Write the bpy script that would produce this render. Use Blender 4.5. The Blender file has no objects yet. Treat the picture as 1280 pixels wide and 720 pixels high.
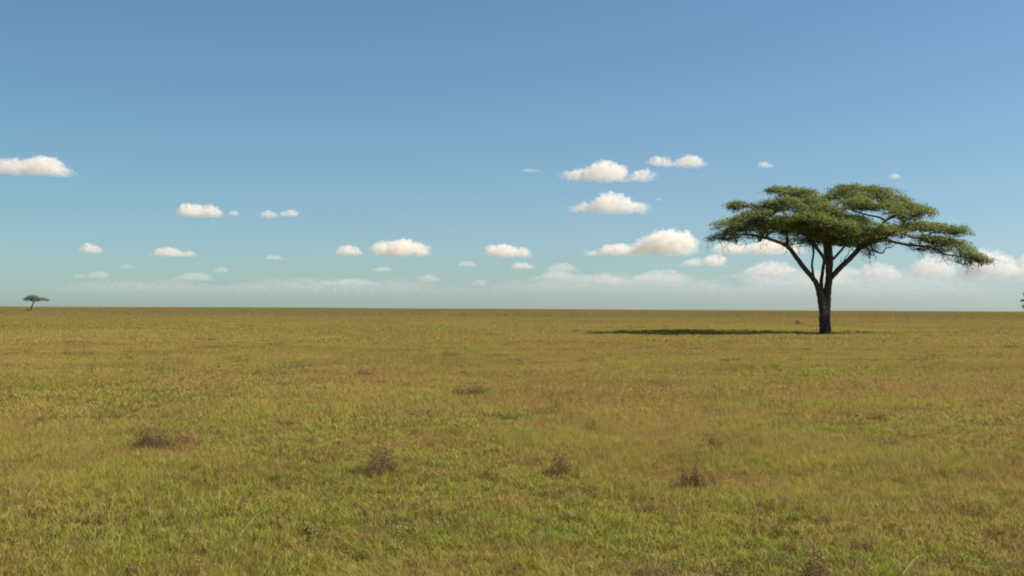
import bpy, math, random
import numpy as np
from mathutils import Matrix, Vector, noise as mnoise

SC = bpy.context.scene
COL = SC.collection
R = math.radians

# ------------------------------------------------------------------ camera
FPX = 1500.0                     # focal length in pixels of the 1280 px wide frame
CAM = Vector((0.0, 0.0, 2.30))
PITCH = math.atan(25.7 / FPX)
ROLL = R(0.29)
cam_d = bpy.data.cameras.new('camera')
cam_d.sensor_width = 36.0
cam_d.lens = 36.0 * FPX / 1280.0
cam_d.clip_start = 0.1
cam_d.clip_end = 300000.0
cam = bpy.data.objects.new('camera', cam_d)
COL.objects.link(cam)
ROT = Matrix.Rotation(math.pi / 2 + PITCH, 4, 'X') @ Matrix.Rotation(ROLL, 4, 'Z')
cam.matrix_world = Matrix.Translation(CAM) @ ROT
SC.camera = cam
R3 = ROT.to_3x3()

def ray(px, py):
    """direction through a pixel of the photograph, scaled so that y = 1"""
    d = R3 @ Vector(((px - 640.0) / FPX, (360.0 - py) / FPX, -1.0))
    return d / d.y

def at(px, py, Y):
    return CAM + ray(px, py) * Y

def on_ground(px, py, z=0.0):
    d = ray(px, py)
    t = (z - CAM.z) / d.z
    return CAM + d * t

# ------------------------------------------------------------------ helpers
def tag(o, label=None, cat=None, group=None, kind=None):
    if label: o['label'] = label
    if cat: o['category'] = cat
    if group: o['group'] = group
    if kind: o['kind'] = kind
    return o

def empty(name, loc):
    o = bpy.data.objects.new(name, None)
    o.empty_display_size = 0.5
    COL.objects.link(o)
    o.location = loc
    return o

def mesh_np(name, V, faces_list, mat=None, attr=None, smooth=False):
    """V (n,3); faces_list: list of int arrays (m,k) of equal k each; attr: (n,4) colour"""
    me = bpy.data.meshes.new(name)
    V = np.asarray(V, np.float32)
    me.vertices.add(len(V))
    me.vertices.foreach_set('co', V.ravel())
    idx = np.concatenate([f.ravel() for f in faces_list]).astype(np.int32)
    sizes = np.concatenate([np.full(len(f), f.shape[1], np.int32) for f in faces_list])
    starts = np.concatenate([[0], np.cumsum(sizes)[:-1]]).astype(np.int32)
    me.loops.add(len(idx))
    me.loops.foreach_set('vertex_index', idx)
    me.polygons.add(len(sizes))
    me.polygons.foreach_set('loop_start', starts)
    if smooth:
        me.polygons.foreach_set('use_smooth', np.ones(len(sizes), bool))
    if attr is not None:
        a = me.attributes.new('gv', 'FLOAT_COLOR', 'POINT')
        a.data.foreach_set('color', np.asarray(attr, np.float32).ravel())
    me.update(calc_edges=True)
    me.validate()
    if mat: me.materials.append(mat)
    return me

def link(name, me, parent=None, loc=None):
    o = bpy.data.objects.new(name, me)
    COL.objects.link(o)
    if parent: o.parent = parent
    if loc is not None: o.location = loc
    return o

def sstep(a, b, x):
    t = np.clip((x - a) / (b - a), 0, 1)
    return t * t * (3 - 2 * t)

def terrain(x, y):
    x = np.asarray(x, float); y = np.asarray(y, float)
    r = np.hypot(x, y)
    az = x / np.maximum(np.abs(y), 1.0)
    z = 0.05 * np.sin(x * 0.11 + 1.3) * np.sin(y * 0.09) * sstep(8, 30, r)
    z = z + 0.3 * sstep(101, 140, r) * (1 - sstep(220, 420, r))
    z = z + sstep(900, 2600, r) * (1.6 * np.exp(-((az + 0.20) / 0.13) ** 2) + 0.5 * np.sin(az * 23 + 0.5) * 0.6)
    z = z + 0.25 * np.sin(x / 70.0 + 2) * np.cos(y / 95.0) * sstep(140, 500, r)
    return z

# ------------------------------------------------------------------ node helpers
class NT:
    def __init__(s, tree): s.t = tree; s.n = tree.nodes; s.l = tree.links
    def new(s, typ, **kw):
        n = s.n.new(typ)
        for k, v in kw.items(): setattr(n, k, v)
        return n
    def put(s, sock, v):
        if isinstance(v, (int, float)): sock.default_value = v
        elif isinstance(v, (tuple, list)):
            sock.default_value = tuple(v) if len(v) == len(sock.default_value) else (*v, 1.0)
        else: s.l.new(v, sock)
    def math(s, op, a, b=None, c=None, clamp=False):
        n = s.new('ShaderNodeMath', operation=op, use_clamp=clamp)
        s.put(n.inputs[0], a)
        if b is not None: s.put(n.inputs[1], b)
        if c is not None: s.put(n.inputs[2], c)
        return n.outputs[0]
    def mix(s, f, a, b):
        n = s.new('ShaderNodeMix', data_type='RGBA')
        s.put(n.inputs[0], f); s.put(n.inputs[6], a); s.put(n.inputs[7], b)
        return n.outputs[2]
    def ramp(s, v, a, b, lo=0.0, hi=1.0):
        n = s.new('ShaderNodeMapRange', interpolation_type='SMOOTHSTEP')
        s.put(n.inputs[0], v); s.put(n.inputs[1], a); s.put(n.inputs[2], b); s.put(n.inputs[3], lo); s.put(n.inputs[4], hi)
        return n.outputs[0]
    def noise(s, vec, scale, detail=2, rough=0.5):
        n = s.new('ShaderNodeTexNoise')
        s.l.new(vec, n.inputs['Vector'])
        n.inputs['Scale'].default_value = scale
        n.inputs['Detail'].default_value = detail
        n.inputs['Roughness'].default_value = rough
        return n.outputs[0]

def new_mat(name):
    m = bpy.data.materials.new(name); m.use_nodes = True
    m.node_tree.nodes.clear()
    return m, NT(m.node_tree)

def out_surface(nt, sh):
    o = nt.new('ShaderNodeOutputMaterial'); nt.l.new(sh, o.inputs['Surface'])

def leafy(nt, col, transl=0.35, rough=0.6, spec=0.25, tcol=None):
    p = nt.new('ShaderNodeBsdfPrincipled')
    nt.put(p.inputs['Base Color'], col)
    p.inputs['Roughness'].default_value = rough
    p.inputs['Specular IOR Level'].default_value = spec
    t = nt.new('ShaderNodeBsdfTranslucent'); nt.put(t.inputs['Color'], tcol if tcol is not None else col)
    mx = nt.new('ShaderNodeMixShader'); mx.inputs[0].default_value = transl
    nt.l.new(p.outputs[0], mx.inputs[1]); nt.l.new(t.outputs[0], mx.inputs[2])
    return mx.outputs[0]

# colour regions of the savannah, in world metres: (px, py, rx_m, ry_m, strength) -> redder where positive
RED_SPOTS = [(260, 472, 5.0, 3.2, .9), (430, 466, 3.5, 2.4, .6), (1150, 482, 6.0, 3.0, 1.0), (1270, 490, 3.5, 2.5, .9),
             (700, 478, 3.2, 2.0, .6), (880, 428, 9.0, 6.0, .5), (960, 520, 2.6, 1.8, .5), (560, 548, 1.6, 1.2, .7),
             (200, 560, 1.6, 0.9, .7), (1090, 640, 1.3, 0.8, .6), (840, 620, .8, .6, .4), (130, 520, 1.5, 1.0, .3),
             (430, 560, .9, .6, .6), (770, 505, 1.8, 1.2, .5), (1000, 400, 30, 30, .3), (450, 403, 30, 30, .3)]
GREEN_SPOTS = [(60, 680, 1.3, 1.2, .9), (415, 612, .5, .5, 1.), (540, 650, 1.1, .6, .8), (1200, 690, 1.3, .9, .9),
               (880, 470, 3.0, 2.5, .5), (640, 545, 1.8, 1.5, .5), (350, 500, 3, 2, .4), (700, 650, .9, .9, .8),
               (1120, 503, 3, 2.4, .7), (60, 470, 4, 4, .5), (1080, 530, 2, 1.5, .5), (820, 452, 4, 4, .5),
               (1150, 415, 14, 5, .8), (900, 413, 14, 5, .9), (240, 640, .8, .6, .5), (1080, 600, 1.2, .7, .4)]

def region_fields(nt):
    geo = nt.new('ShaderNodeNewGeometry')
    sep = nt.new('ShaderNodeSeparateXYZ'); nt.l.new(geo.outputs['Position'], sep.inputs[0])
    comb = nt.new('ShaderNodeCombineXYZ')
    nt.l.new(sep.outputs[0], comb.inputs[0]); nt.l.new(sep.outputs[1], comb.inputs[1])
    P = comb.outputs[0]
    wob = nt.new('ShaderNodeTexNoise'); nt.l.new(P, wob.inputs['Vector']); wob.inputs['Scale'].default_value = 0.9
    wob.inputs['Detail'].default_value = 2
    wm = nt.new('ShaderNodeVectorMath', operation='MULTIPLY_ADD')
    nt.l.new(wob.outputs['Color'], wm.inputs[0]); wm.inputs[1].default_value = (1.6, 1.6, 0); nt.l.new(P, wm.inputs[2])
    PW = wm.outputs[0]
    def spots(lst):
        acc = None
        for px, py, rx, ry, s in lst:
            c = on_ground(px, py, 0.18)
            a = nt.new('ShaderNodeVectorMath', operation='SUBTRACT'); nt.l.new(PW, a.inputs[0]); a.inputs[1].default_value = (c.x + .8, c.y + .8, 0)
            b = nt.new('ShaderNodeVectorMath', operation='MULTIPLY'); nt.l.new(a.outputs[0], b.inputs[0]); b.inputs[1].default_value = (1 / rx, 1 / ry, 0)
            ln = nt.new('ShaderNodeVectorMath', operation='LENGTH'); nt.l.new(b.outputs[0], ln.inputs[0])
            v = nt.ramp(ln.outputs['Value'], 1.5, 0.2, 0.0, s)
            acc = v if acc is None else nt.math('ADD', acc, v)
        return acc
    return P, sep.outputs[1], spots(RED_SPOTS), spots(GREEN_SPOTS)

GREEN = (0.250, 0.258, 0.036)
OLIVE = (0.372, 0.316, 0.057)
STRAW = (0.48, 0.41, 0.14)
RUST = (0.36, 0.220, 0.068)
TAN = (0.345, 0.275, 0.078)
BROWN = (0.17, 0.110, 0.046)
DARKOLIVE = (0.125, 0.120, 0.030)

def grass_material():
    m, nt = new_mat('savannah_grass')
    P, Y, red, grn = region_fields(nt)
    at_ = nt.new('ShaderNodeAttribute', attribute_name='gv')
    sp = nt.new('ShaderNodeSeparateColor'); nt.l.new(at_.outputs['Color'], sp.inputs[0])
    rb, rc, hf = sp.outputs[0], sp.outputs[1], sp.outputs[2]
    typ = at_.outputs['Alpha']
    n1 = nt.ramp(nt.noise(P, 0.045, 3, 0.55), .3, .7)
    n2 = nt.ramp(nt.noise(P, 0.28, 3, 0.6), .32, .68)
    n3 = nt.ramp(nt.noise(P, 1.5, 3, 0.65), .3, .7)
    far = nt.ramp(Y, 12.0, 34.0)
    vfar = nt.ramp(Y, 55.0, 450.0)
    # dryness 0 (green) .. 1 (dry)
    d = nt.math('MULTIPLY', n1, 0.45)
    d = nt.math('ADD', d, nt.math('MULTIPLY', n2, 0.55))
    d = nt.math('ADD', d, nt.math('MULTIPLY', n3, 0.42))
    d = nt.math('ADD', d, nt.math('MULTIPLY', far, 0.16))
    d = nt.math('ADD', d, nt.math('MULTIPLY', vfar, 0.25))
    d = nt.math('SUBTRACT', d, 0.31)
    d = nt.math('ADD', d, nt.math('MULTIPLY', red, 0.38))
    d = nt.math('SUBTRACT', d, nt.math('MULTIPLY', grn, 0.34), clamp=True)
    dr = nt.math('ADD', d, nt.math('MULTIPLY', nt.math('SUBTRACT', rc, 0.5), 0.45))
    dr = nt.math('ADD', dr, nt.math('MULTIPLY', nt.math('SUBTRACT', rb, 0.5), 0.35))
    leaf = nt.mix(nt.ramp(dr, 0.05, 0.75), GREEN, OLIVE)
    leaf = nt.mix(nt.ramp(dr, 0.45, 1.15, 0, 0.85), leaf, TAN)
    leaf = nt.mix(nt.ramp(nt.math('ADD', dr, nt.math('MULTIPLY', red, 0.35)), 0.75, 1.5, 0, 0.75), leaf, RUST)
    tip = nt.math('MULTIPLY', nt.ramp(hf, 0.45, 1.0), nt.ramp(rb, 0.2, 0.9, 0.05, 0.5))
    leaf = nt.mix(tip, leaf, STRAW)
    n4 = nt.noise(P, 0.55, 3, 0.6)
    leaf = nt.mix(nt.ramp(n4, .53, .68, 0, .7), leaf, (0.15, 0.14, 0.045))
    pale = nt.ramp(rb, 0.93, 0.97)
    leaf = nt.mix(nt.math('MULTIPLY', pale, 0.8), leaf, STRAW)
    # seed stalks: straw below, head straw .. rust by region
    redr = nt.math('ADD', nt.ramp(nt.math('ADD', d, nt.math('MULTIPLY', red, 0.35)), 0.2, 0.9), nt.math('MULTIPLY', rb, 0.35), clamp=True)
    head = nt.mix(redr, OLIVE, RUST)
    stalk = nt.mix(nt.ramp(hf, 0.45, 0.7), nt.mix(redr, OLIVE, TAN), head)
    col = nt.mix(nt.ramp(typ, 0.4, 0.6), leaf, stalk)
    brn = nt.mix(nt.math('MULTIPLY', rb, .7), BROWN, RUST); olv = nt.mix(nt.math('MULTIPLY', rb, .6), DARKOLIVE, OLIVE)
    col = nt.mix(nt.ramp(typ, 1.4, 1.6), col, brn)
    col = nt.mix(nt.ramp(typ, 2.4, 2.6), col, olv)
    n5 = nt.noise(P, 2.6, 3, 0.62); n6 = nt.noise(P, 0.9, 3, .6)
    col = nt.mix(nt.math('MULTIPLY', nt.ramp(n5, .47, .64), nt.ramp(n6, .42, .58, .2, .8)), col, (0.290, 0.180, 0.082))
    n7 = nt.noise(P, 0.35, 4, .68)
    col = nt.mix(nt.ramp(n7, .50, .66, 0, .55), col, (0.355, 0.215, 0.075))
    # grass colour turns duller with distance along the plain
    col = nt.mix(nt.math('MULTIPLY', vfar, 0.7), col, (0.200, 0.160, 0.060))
    out_surface(nt, leafy(nt, col, 0.45, 0.7, 0.15))
    return m

def ground_material():
    m, nt = new_mat('plain_ground')
    P, Y, red, grn = region_fields(nt)
    n1 = nt.noise(P, 0.06, 3); n2 = nt.noise(P, 2.0, 4); n3 = nt.noise(P, 14.0, 3)
    col = nt.mix(n2, (0.10, 0.085, 0.035), (0.16, 0.13, 0.055))
    col = nt.mix(nt.ramp(n3, .4, .7, 0, .5), col, (0.07, 0.075, 0.02))
    farc = nt.mix(n1, (0.20, 0.145, 0.07), (0.17, 0.135, 0.06))
    col = nt.mix(nt.ramp(Y, 300, 1500), col, farc)
    p = nt.new('ShaderNodeBsdfPrincipled'); nt.put(p.inputs['Base Color'], col)
    p.inputs['Roughness'].default_value = 0.95; p.inputs['Specular IOR Level'].default_value = 0.1
    b = nt.new('ShaderNodeBump'); nt.l.new(n3, b.inputs['Height']); b.inputs['Distance'].default_value = 0.05
    nt.l.new(b.outputs[0], p.inputs['Normal'])
    out_surface(nt, p.outputs[0])
    return m

# ------------------------------------------------------------------ ground sheet
def build_ground():
    rs = np.concatenate([[0.0], np.geomspace(2, 60000, 110)])
    na = 256
    V = [(0, 0, 0)]
    for r in rs[1:]:
        a = np.linspace(0, 2 * np.pi, na, endpoint=False)
        x, y = r * np.cos(a), r * np.sin(a)
        z = terrain(x, y)
        z = z * (1 - sstep(5000, 12000, r)) 
        V += list(zip(x, y, z))
    q, t = [], []
    for i in range(na): t.append((0, 1 + i, 1 + (i + 1) % na))
    for k in range(len(rs) - 2):
        b0 = 1 + k * na; b1 = b0 + na
        for i in range(na):
            j = (i + 1) % na
            q.append((b0 + i, b1 + i, b1 + j, b0 + j))
    me = mesh_np('ground', V, [np.array(t), np.array(q)], ground_material(), smooth=True)
    o = link('ground', me); tag(o, kind='structure')
build_ground()

# ------------------------------------------------------------------ grass
def blades(rng, bx, by, h, w, az, lean, curve, rb, rc, typ, z0=None):
    """arrays -> verts, quads, tris, attr ; each blade three tapered segments bending over"""
    n = len(bx)
    dx, dy = np.cos(az), np.sin(az)
    tw = rng.uniform(0, np.pi, n)
    sx, sy = np.cos(tw), np.sin(tw)
    t = np.array([0.0, 0.42, 0.76, 1.0])
    wid = np.ones((n, 3)) * np.array([0.75, 1.0, 0.7])
    hs = (typ > 0.5) & (typ < 1.5)
    wid[hs] = np.array([0.35, 0.5, 2.2])
    V = np.zeros((n, 7, 3)); A = np.zeros((n, 7, 4))
    for k in range(4):
        tt = t[k]
        off = lean * h * tt + curve * h * tt ** 2.2
        z = h * tt * np.sqrt(np.clip(1 - (lean * 0.8) ** 2, 0.1, 1)) - curve * h * 0.35 * tt ** 3
        cx = bx + dx * off; cy = by + dy * off
        if k < 3:
            ww = w * wid[:, k] * 0.5
            V[:, 2 * k] = np.stack([cx - sx * ww, cy - sy * ww, z], 1)
            V[:, 2 * k + 1] = np.stack([cx + sx * ww, cy + sy * ww, z], 1)
            A[:, 2 * k, 2] = tt; A[:, 2 * k + 1, 2] = tt
        else:
            V[:, 6] = np.stack([cx, cy, z], 1); A[:, 6, 2] = tt
    V[:, 0:2, 2] -= 0.03
    if z0 is not None: V[:, :, 2] += z0[:, None]
    A[:, :, 0] = rb[:, None]; A[:, :, 1] = rc[:, None]; A[:, :, 3] = typ[:, None]
    base = (np.arange(n) * 7)[:, None]
    q = np.concatenate([base + np.array([[0, 1, 3, 2]]), base + np.array([[2, 3, 5, 4]])])
    tr = base + np.array([[4, 5, 6]])
    return V.reshape(-1, 3), q, tr, A.reshape(-1, 4)

def grass_patch(seed, radius, n_tuft, per_tuft, tuft_r, n_fill, n_stalk, w, h_lo, h_hi, wmul_stalk=0.6, stalk_h=(0.10, 0.24)):
    rng = np.random.default_rng(seed)
    def disc(n, r):
        rr = r * np.sqrt(rng.random(n)); a = rng.random(n) * 2 * np.pi
        return rr * np.cos(a), rr * np.sin(a)
    X, Y_, H, W, AZ, L, C, RB, RC, T, Z0 = ([] for _ in range(11))
    hum = 1.0 if h_hi < .16 else 1.0
    tx, ty = disc(n_tuft, radius)
    th = rng.uniform(h_lo, h_hi, n_tuft) * rng.choice([0.7, 1.0, 1.25], n_tuft, p=[.3, .5, .2])
    tc = rng.random(n_tuft)
    tz = np.array([.06 + .11 * mnoise.noise(Vector((x / tuft_r * .22, y / tuft_r * .22, seed * 1.7))) for x, y in zip(tx, ty)])
    tr_ = tuft_r * rng.uniform(0.5, 1.5, n_tuft)
    for i in range(n_tuft):
        n = per_tuft
        ox, oy = disc(n, tr_[i])
        X.append(tx[i] + ox * .6); Y_.append(ty[i] + oy * .6)
        out = np.arctan2(oy, ox) + rng.normal(0, .5, n)
        AZ.append(out); H.append(th[i] * rng.uniform(.65, 1.1, n))
        L.append(np.clip(np.hypot(ox, oy) / tr_[i] + .2, 0, 1) * rng.uniform(.2, 1.15, n)); C.append(rng.uniform(.1, 1.0, n))
        W.append(w * rng.uniform(.6, 1.3, n)); RB.append(rng.random(n)); RC.append(np.full(n, tc[i])); T.append(np.zeros(n)); Z0.append(np.full(n, tz[i]) + rng.uniform(-.02, .02, n))
    if n_fill:
        ox, oy = disc(n_fill, radius); n = n_fill
        X.append(ox); Y_.append(oy); AZ.append(rng.random(n) * 6.283); H.append(rng.uniform(h_lo * .5, h_hi * .8, n))
        L.append(rng.uniform(.1, 1.0, n)); C.append(rng.uniform(.1, .8, n)); W.append(w * rng.uniform(.5, 1.1, n))
        RB.append(rng.random(n)); RC.append(rng.random(n)); T.append(np.zeros(n)); Z0.append(rng.uniform(-.02, .05, n))
    if n_stalk:
        ox, oy = disc(n_stalk, radius); n = n_stalk
        X.append(ox); Y_.append(oy); AZ.append(rng.normal(2.6, 1.1, n)); H.append(rng.uniform(*stalk_h, n))
        L.append(rng.uniform(.0, .6, n)); C.append(rng.uniform(.0, .5, n)); W.append(w * wmul_stalk * rng.uniform(.6, 1.2, n))
        RB.append(rng.random(n)); RC.append(rng.random(n)); T.append(np.ones(n)); Z0.append(np.zeros(n))
    cat = [np.concatenate(a) for a in (X, Y_, H, W, AZ, L, C, RB, RC, T, Z0)]
    X, Y_, H, W, AZ, L, C, RB, RC, T, Z0 = cat
    return blades(rng, X, Y_, H, W, AZ, L, C, RB, RC, T, Z0)

MG = grass_material()
tmpl = bpy.data.collections.new('grass_templates')
LODS = [
    # r0, r1, spacing, radius, tufts, per, tuft_r, fill, stalks, width, hlo, hhi, variants, stalk width, wisps in wispy variants
    (0.0, 24.0, 1.05, 1.0, 330, 14, 0.045, 3600, 260, 0.0056, 0.030, 0.095, 6, 0.40, 1300),
    (24.0, 75.0, 2.9, 2.6, 800, 11, 0.08, 4600, 900, 0.0120, 0.035, 0.10, 5, 0.42, 3200),
    (75.0, 330.0, 10.0, 9.0, 2300, 6, 0.22, 4600, 1600, 0.038, 0.06, 0.14, 4, 0.5, 4500),
    (330.0, 3000.0, 60.0, 55.0, 3600, 3, 1.2, 3000, 2200, 0.30, 0.10, 0.20, 4, 0.5, 3000),
]
pts = []; vi = 0
rng = np.random.default_rng(11)
HALF = 0.50          # half width of the covered wedge (tangent), wider than the view

def add_template(V, q, t, A):
    global vi
    me = mesh_np('grass_patch_%03d' % vi, V, [q, t], MG, A)
    o = bpy.data.objects.new('grass_patch_%03d' % vi, me); tmpl.objects.link(o); vi += 1

def clump_template(seed, wid, hgt, w, n, typ):
    """a loose low clump of brown or dark olive stems, part of the grass cover"""
    r = np.random.default_rng(seed)
    k = r.integers(0, 6, n); c = r.normal(0, .26, (6, 2)) * wid * np.array([1, .7]); sr = r.uniform(.07, .2, 6) * wid; sh = r.uniform(.35, 1, 6)
    p = c[k] + r.normal(size=(n, 2)) * sr[k][:, None]
    e = sh[k] * (np.exp(-((p - c[k]) ** 2).sum(1) / (2 * sr[k]) ** 2) * .7 + .3)
    return blades(r, p[:, 0], p[:, 1], hgt * r.uniform(.3, 1.1, n) * e, w * r.uniform(.6, 1.3, n), r.random(n) * 6.283,
                  r.uniform(0, 1.2, n), r.uniform(0, .9, n), r.random(n), r.random(n), np.full(n, float(typ)), r.uniform(0, .05, n))

for li, (r0, r1, sp_, rad, nt_, per, tr, fill, stk, w, hlo, hhi, nv, wm, wisp) in enumerate(LODS):
    v0 = vi
    for v in range(nv):
        add_template(*grass_patch(100 * li + v, rad, nt_, per, tr, fill, stk, w, hlo, hhi, wm))
    for v in range(nv):
        add_template(*grass_patch(100 * li + 50 + v, rad, nt_, per, tr, fill // 2, int((stk + wisp) * 1.5), w, hlo, hhi, wm * .5, (0.10, 0.27)))
    lim = r1 + sp_
    gy = np.arange(-8.0 if li == 0 else 0.0, lim, sp_)
    gx = np.arange(-lim * (HALF + .12) - 6, lim * (HALF + .12) + 6, sp_)
    GX, GY = np.meshgrid(gx, gy)
    GX = (GX + rng.uniform(-.35, .35, GX.shape) * sp_).ravel(); GY = (GY + rng.uniform(-.35, .35, GY.shape) * sp_).ravel()
    rr = np.hypot(GX, GY)
    keep = (np.abs(GX) < np.maximum(GY, 0) * HALF + 5 + sp_) & (rr >= (r0 - sp_ * .15 if li else -1)) & (rr < r1 + sp_ * .15)
    GX, GY = GX[keep], GY[keep]
    GZ = terrain(GX, GY)
    n = len(GX)
    zs = rng.uniform(.85, 1.15, n)
    if li <= 1:
        zs *= 1 + 0.4 * np.array([mnoise.noise(Vector((x * .35, y * .35, 3.3))) for x, y in zip(GX, GY)])
    wn = np.array([mnoise.noise(Vector((x * .16, y * .16, 9.1))) for x, y in zip(GX, GY)])
    wisp_p = wn * 1.6 + sstep(10, 17, GY) * .25 + sstep(30, 60, GY) * .15 + rng.normal(0, .12, n)
    wispy = wisp_p > .20
    pts.append((np.stack([GX, GY, GZ], 1), v0 + rng.integers(0, nv, n) + np.where(wispy, nv, 0), rng.random(n) * 6.283, zs))
# scattered low clumps, denser further out, in brown and dark olive
for (ya, yb, n, wid, hgt, w) in [(8.5, 16, 130, .45, .22, .0045), (15, 30, 280, .65, .28, .008), (30, 75, 380, 1.2, .34, .018), (75, 200, 260, 2.4, .34, .05)]:
    v0 = vi
    for k in range(6):
        add_template(*clump_template(900 + vi, wid * (1, 1.5, .7)[k % 3], hgt, w, 900 if ya < 30 else 700, 2 if k < 3 else 3))
    yy = np.sqrt(rng.uniform(ya ** 2, yb ** 2, n)); xx = yy * rng.uniform(-.48, .48, n)
    pts.append((np.stack([xx, yy, terrain(xx, yy)], 1), v0 + rng.integers(0, 6, n), rng.uniform(-.5, .5, n), rng.uniform(.5, 1.2, n)))
P = np.concatenate([p[0] for p in pts]); VI = np.concatenate([p[1] for p in pts])
RZ = np.concatenate([p[2] for p in pts]); ZS = np.concatenate([p[3] for p in pts])
print('grass instances', len(P))
gme = bpy.data.meshes.new('grass'); gme.vertices.add(len(P)); gme.vertices.foreach_set('co', P.astype(np.float32).ravel())
a = gme.attributes.new('vi', 'INT', 'POINT'); a.data.foreach_set('value', VI.astype(np.int32))
a = gme.attributes.new('rz', 'FLOAT', 'POINT'); a.data.foreach_set('value', RZ.astype(np.float32))
a = gme.attributes.new('zs', 'FLOAT', 'POINT'); a.data.foreach_set('value', ZS.astype(np.float32))
gme.materials.append(MG)
gob = link('grass', gme)
tag(gob, 'green and tan savannah grass with rusty seed heads covering the whole plain', 'grass', kind='stuff')
ng = bpy.data.node_groups.new('scatter_grass', 'GeometryNodeTree')
ng.interface.new_socket(name='Geometry', in_out='INPUT', socket_type='NodeSocketGeometry')
ng.interface.new_socket(name='Geometry', in_out='OUTPUT', socket_type='NodeSocketGeometry')
G = NT(ng)
gi = G.new('NodeGroupInput'); go = G.new('NodeGroupOutput')
ci = G.new('GeometryNodeCollectionInfo'); ci.inputs['Collection'].default_value = tmpl
ci.inputs['Separate Children'].default_value = True; ci.inputs['Reset Children'].default_value = True
ip = G.new('GeometryNodeInstanceOnPoints'); ip.inputs['Pick Instance'].default_value = True
def nattr(name, typ):
    n = G.new('GeometryNodeInputNamedAttribute', data_type=typ); n.inputs['Name'].default_value = name
    return n.outputs['Attribute']
cr = G.new('ShaderNodeCombineXYZ'); G.l.new(nattr('rz', 'FLOAT'), cr.inputs[2])
cs = G.new('ShaderNodeCombineXYZ'); cs.inputs[0].default_value = 1; cs.inputs[1].default_value = 1; G.l.new(nattr('zs', 'FLOAT'), cs.inputs[2])
G.l.new(gi.outputs[0], ip.inputs['Points']); G.l.new(ci.outputs[0], ip.inputs['Instance'])
G.l.new(nattr('vi', 'INT'), ip.inputs['Instance Index'])
G.l.new(cr.outputs[0], ip.inputs['Rotation']); G.l.new(cs.outputs[0], ip.inputs['Scale'])
G.l.new(ip.outputs[0], go.inputs[0])
md = gob.modifiers.new('scatter', 'NODES'); md.node_group = ng

# ------------------------------------------------------------------ dry shrubs, forbs, tufts
def plant_material(name, c0, c1, c2):
    m, nt = new_mat(name)
    at_ = nt.new('ShaderNodeAttribute', attribute_name='gv')
    sp = nt.new('ShaderNodeSeparateColor'); nt.l.new(at_.outputs['Color'], sp.inputs[0])
    col = nt.mix(sp.outputs[0], c0, c1)
    col = nt.mix(nt.math('MULTIPLY', nt.ramp(sp.outputs[2], .3, 1), nt.ramp(sp.outputs[1], .3, .9)), col, c2)
    out_surface(nt, leafy(nt, col, 0.25, 0.75, 0.15))
    return m
PM = {
    'dark': plant_material('dark_withered_stems', (0.085, 0.058, 0.030), (0.17, 0.115, 0.052), (0.30, 0.20, 0.085)),
    'brown': plant_material('withered_stems', (0.12, 0.082, 0.036), (0.23, 0.155, 0.064), (0.34, 0.24, 0.09)),
    'rust': plant_material('rusty_stems', (0.22, 0.13, 0.055), (0.34, 0.20, 0.085), (0.40, 0.26, 0.12)),
    'olive': plant_material('olive_leaves', (0.13, 0.12, 0.034), (0.215, 0.19, 0.05), (0.31, 0.26, 0.08)),
    'green': plant_material('green_leaves', (0.15, 0.18, 0.028), (0.225, 0.25, 0.042), (0.30, 0.30, 0.07)),
    'leaf': plant_material('broad_leaves', (0.145, 0.145, 0.036), (0.225, 0.215, 0.052), (0.32, 0.28, 0.08)),
}
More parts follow.
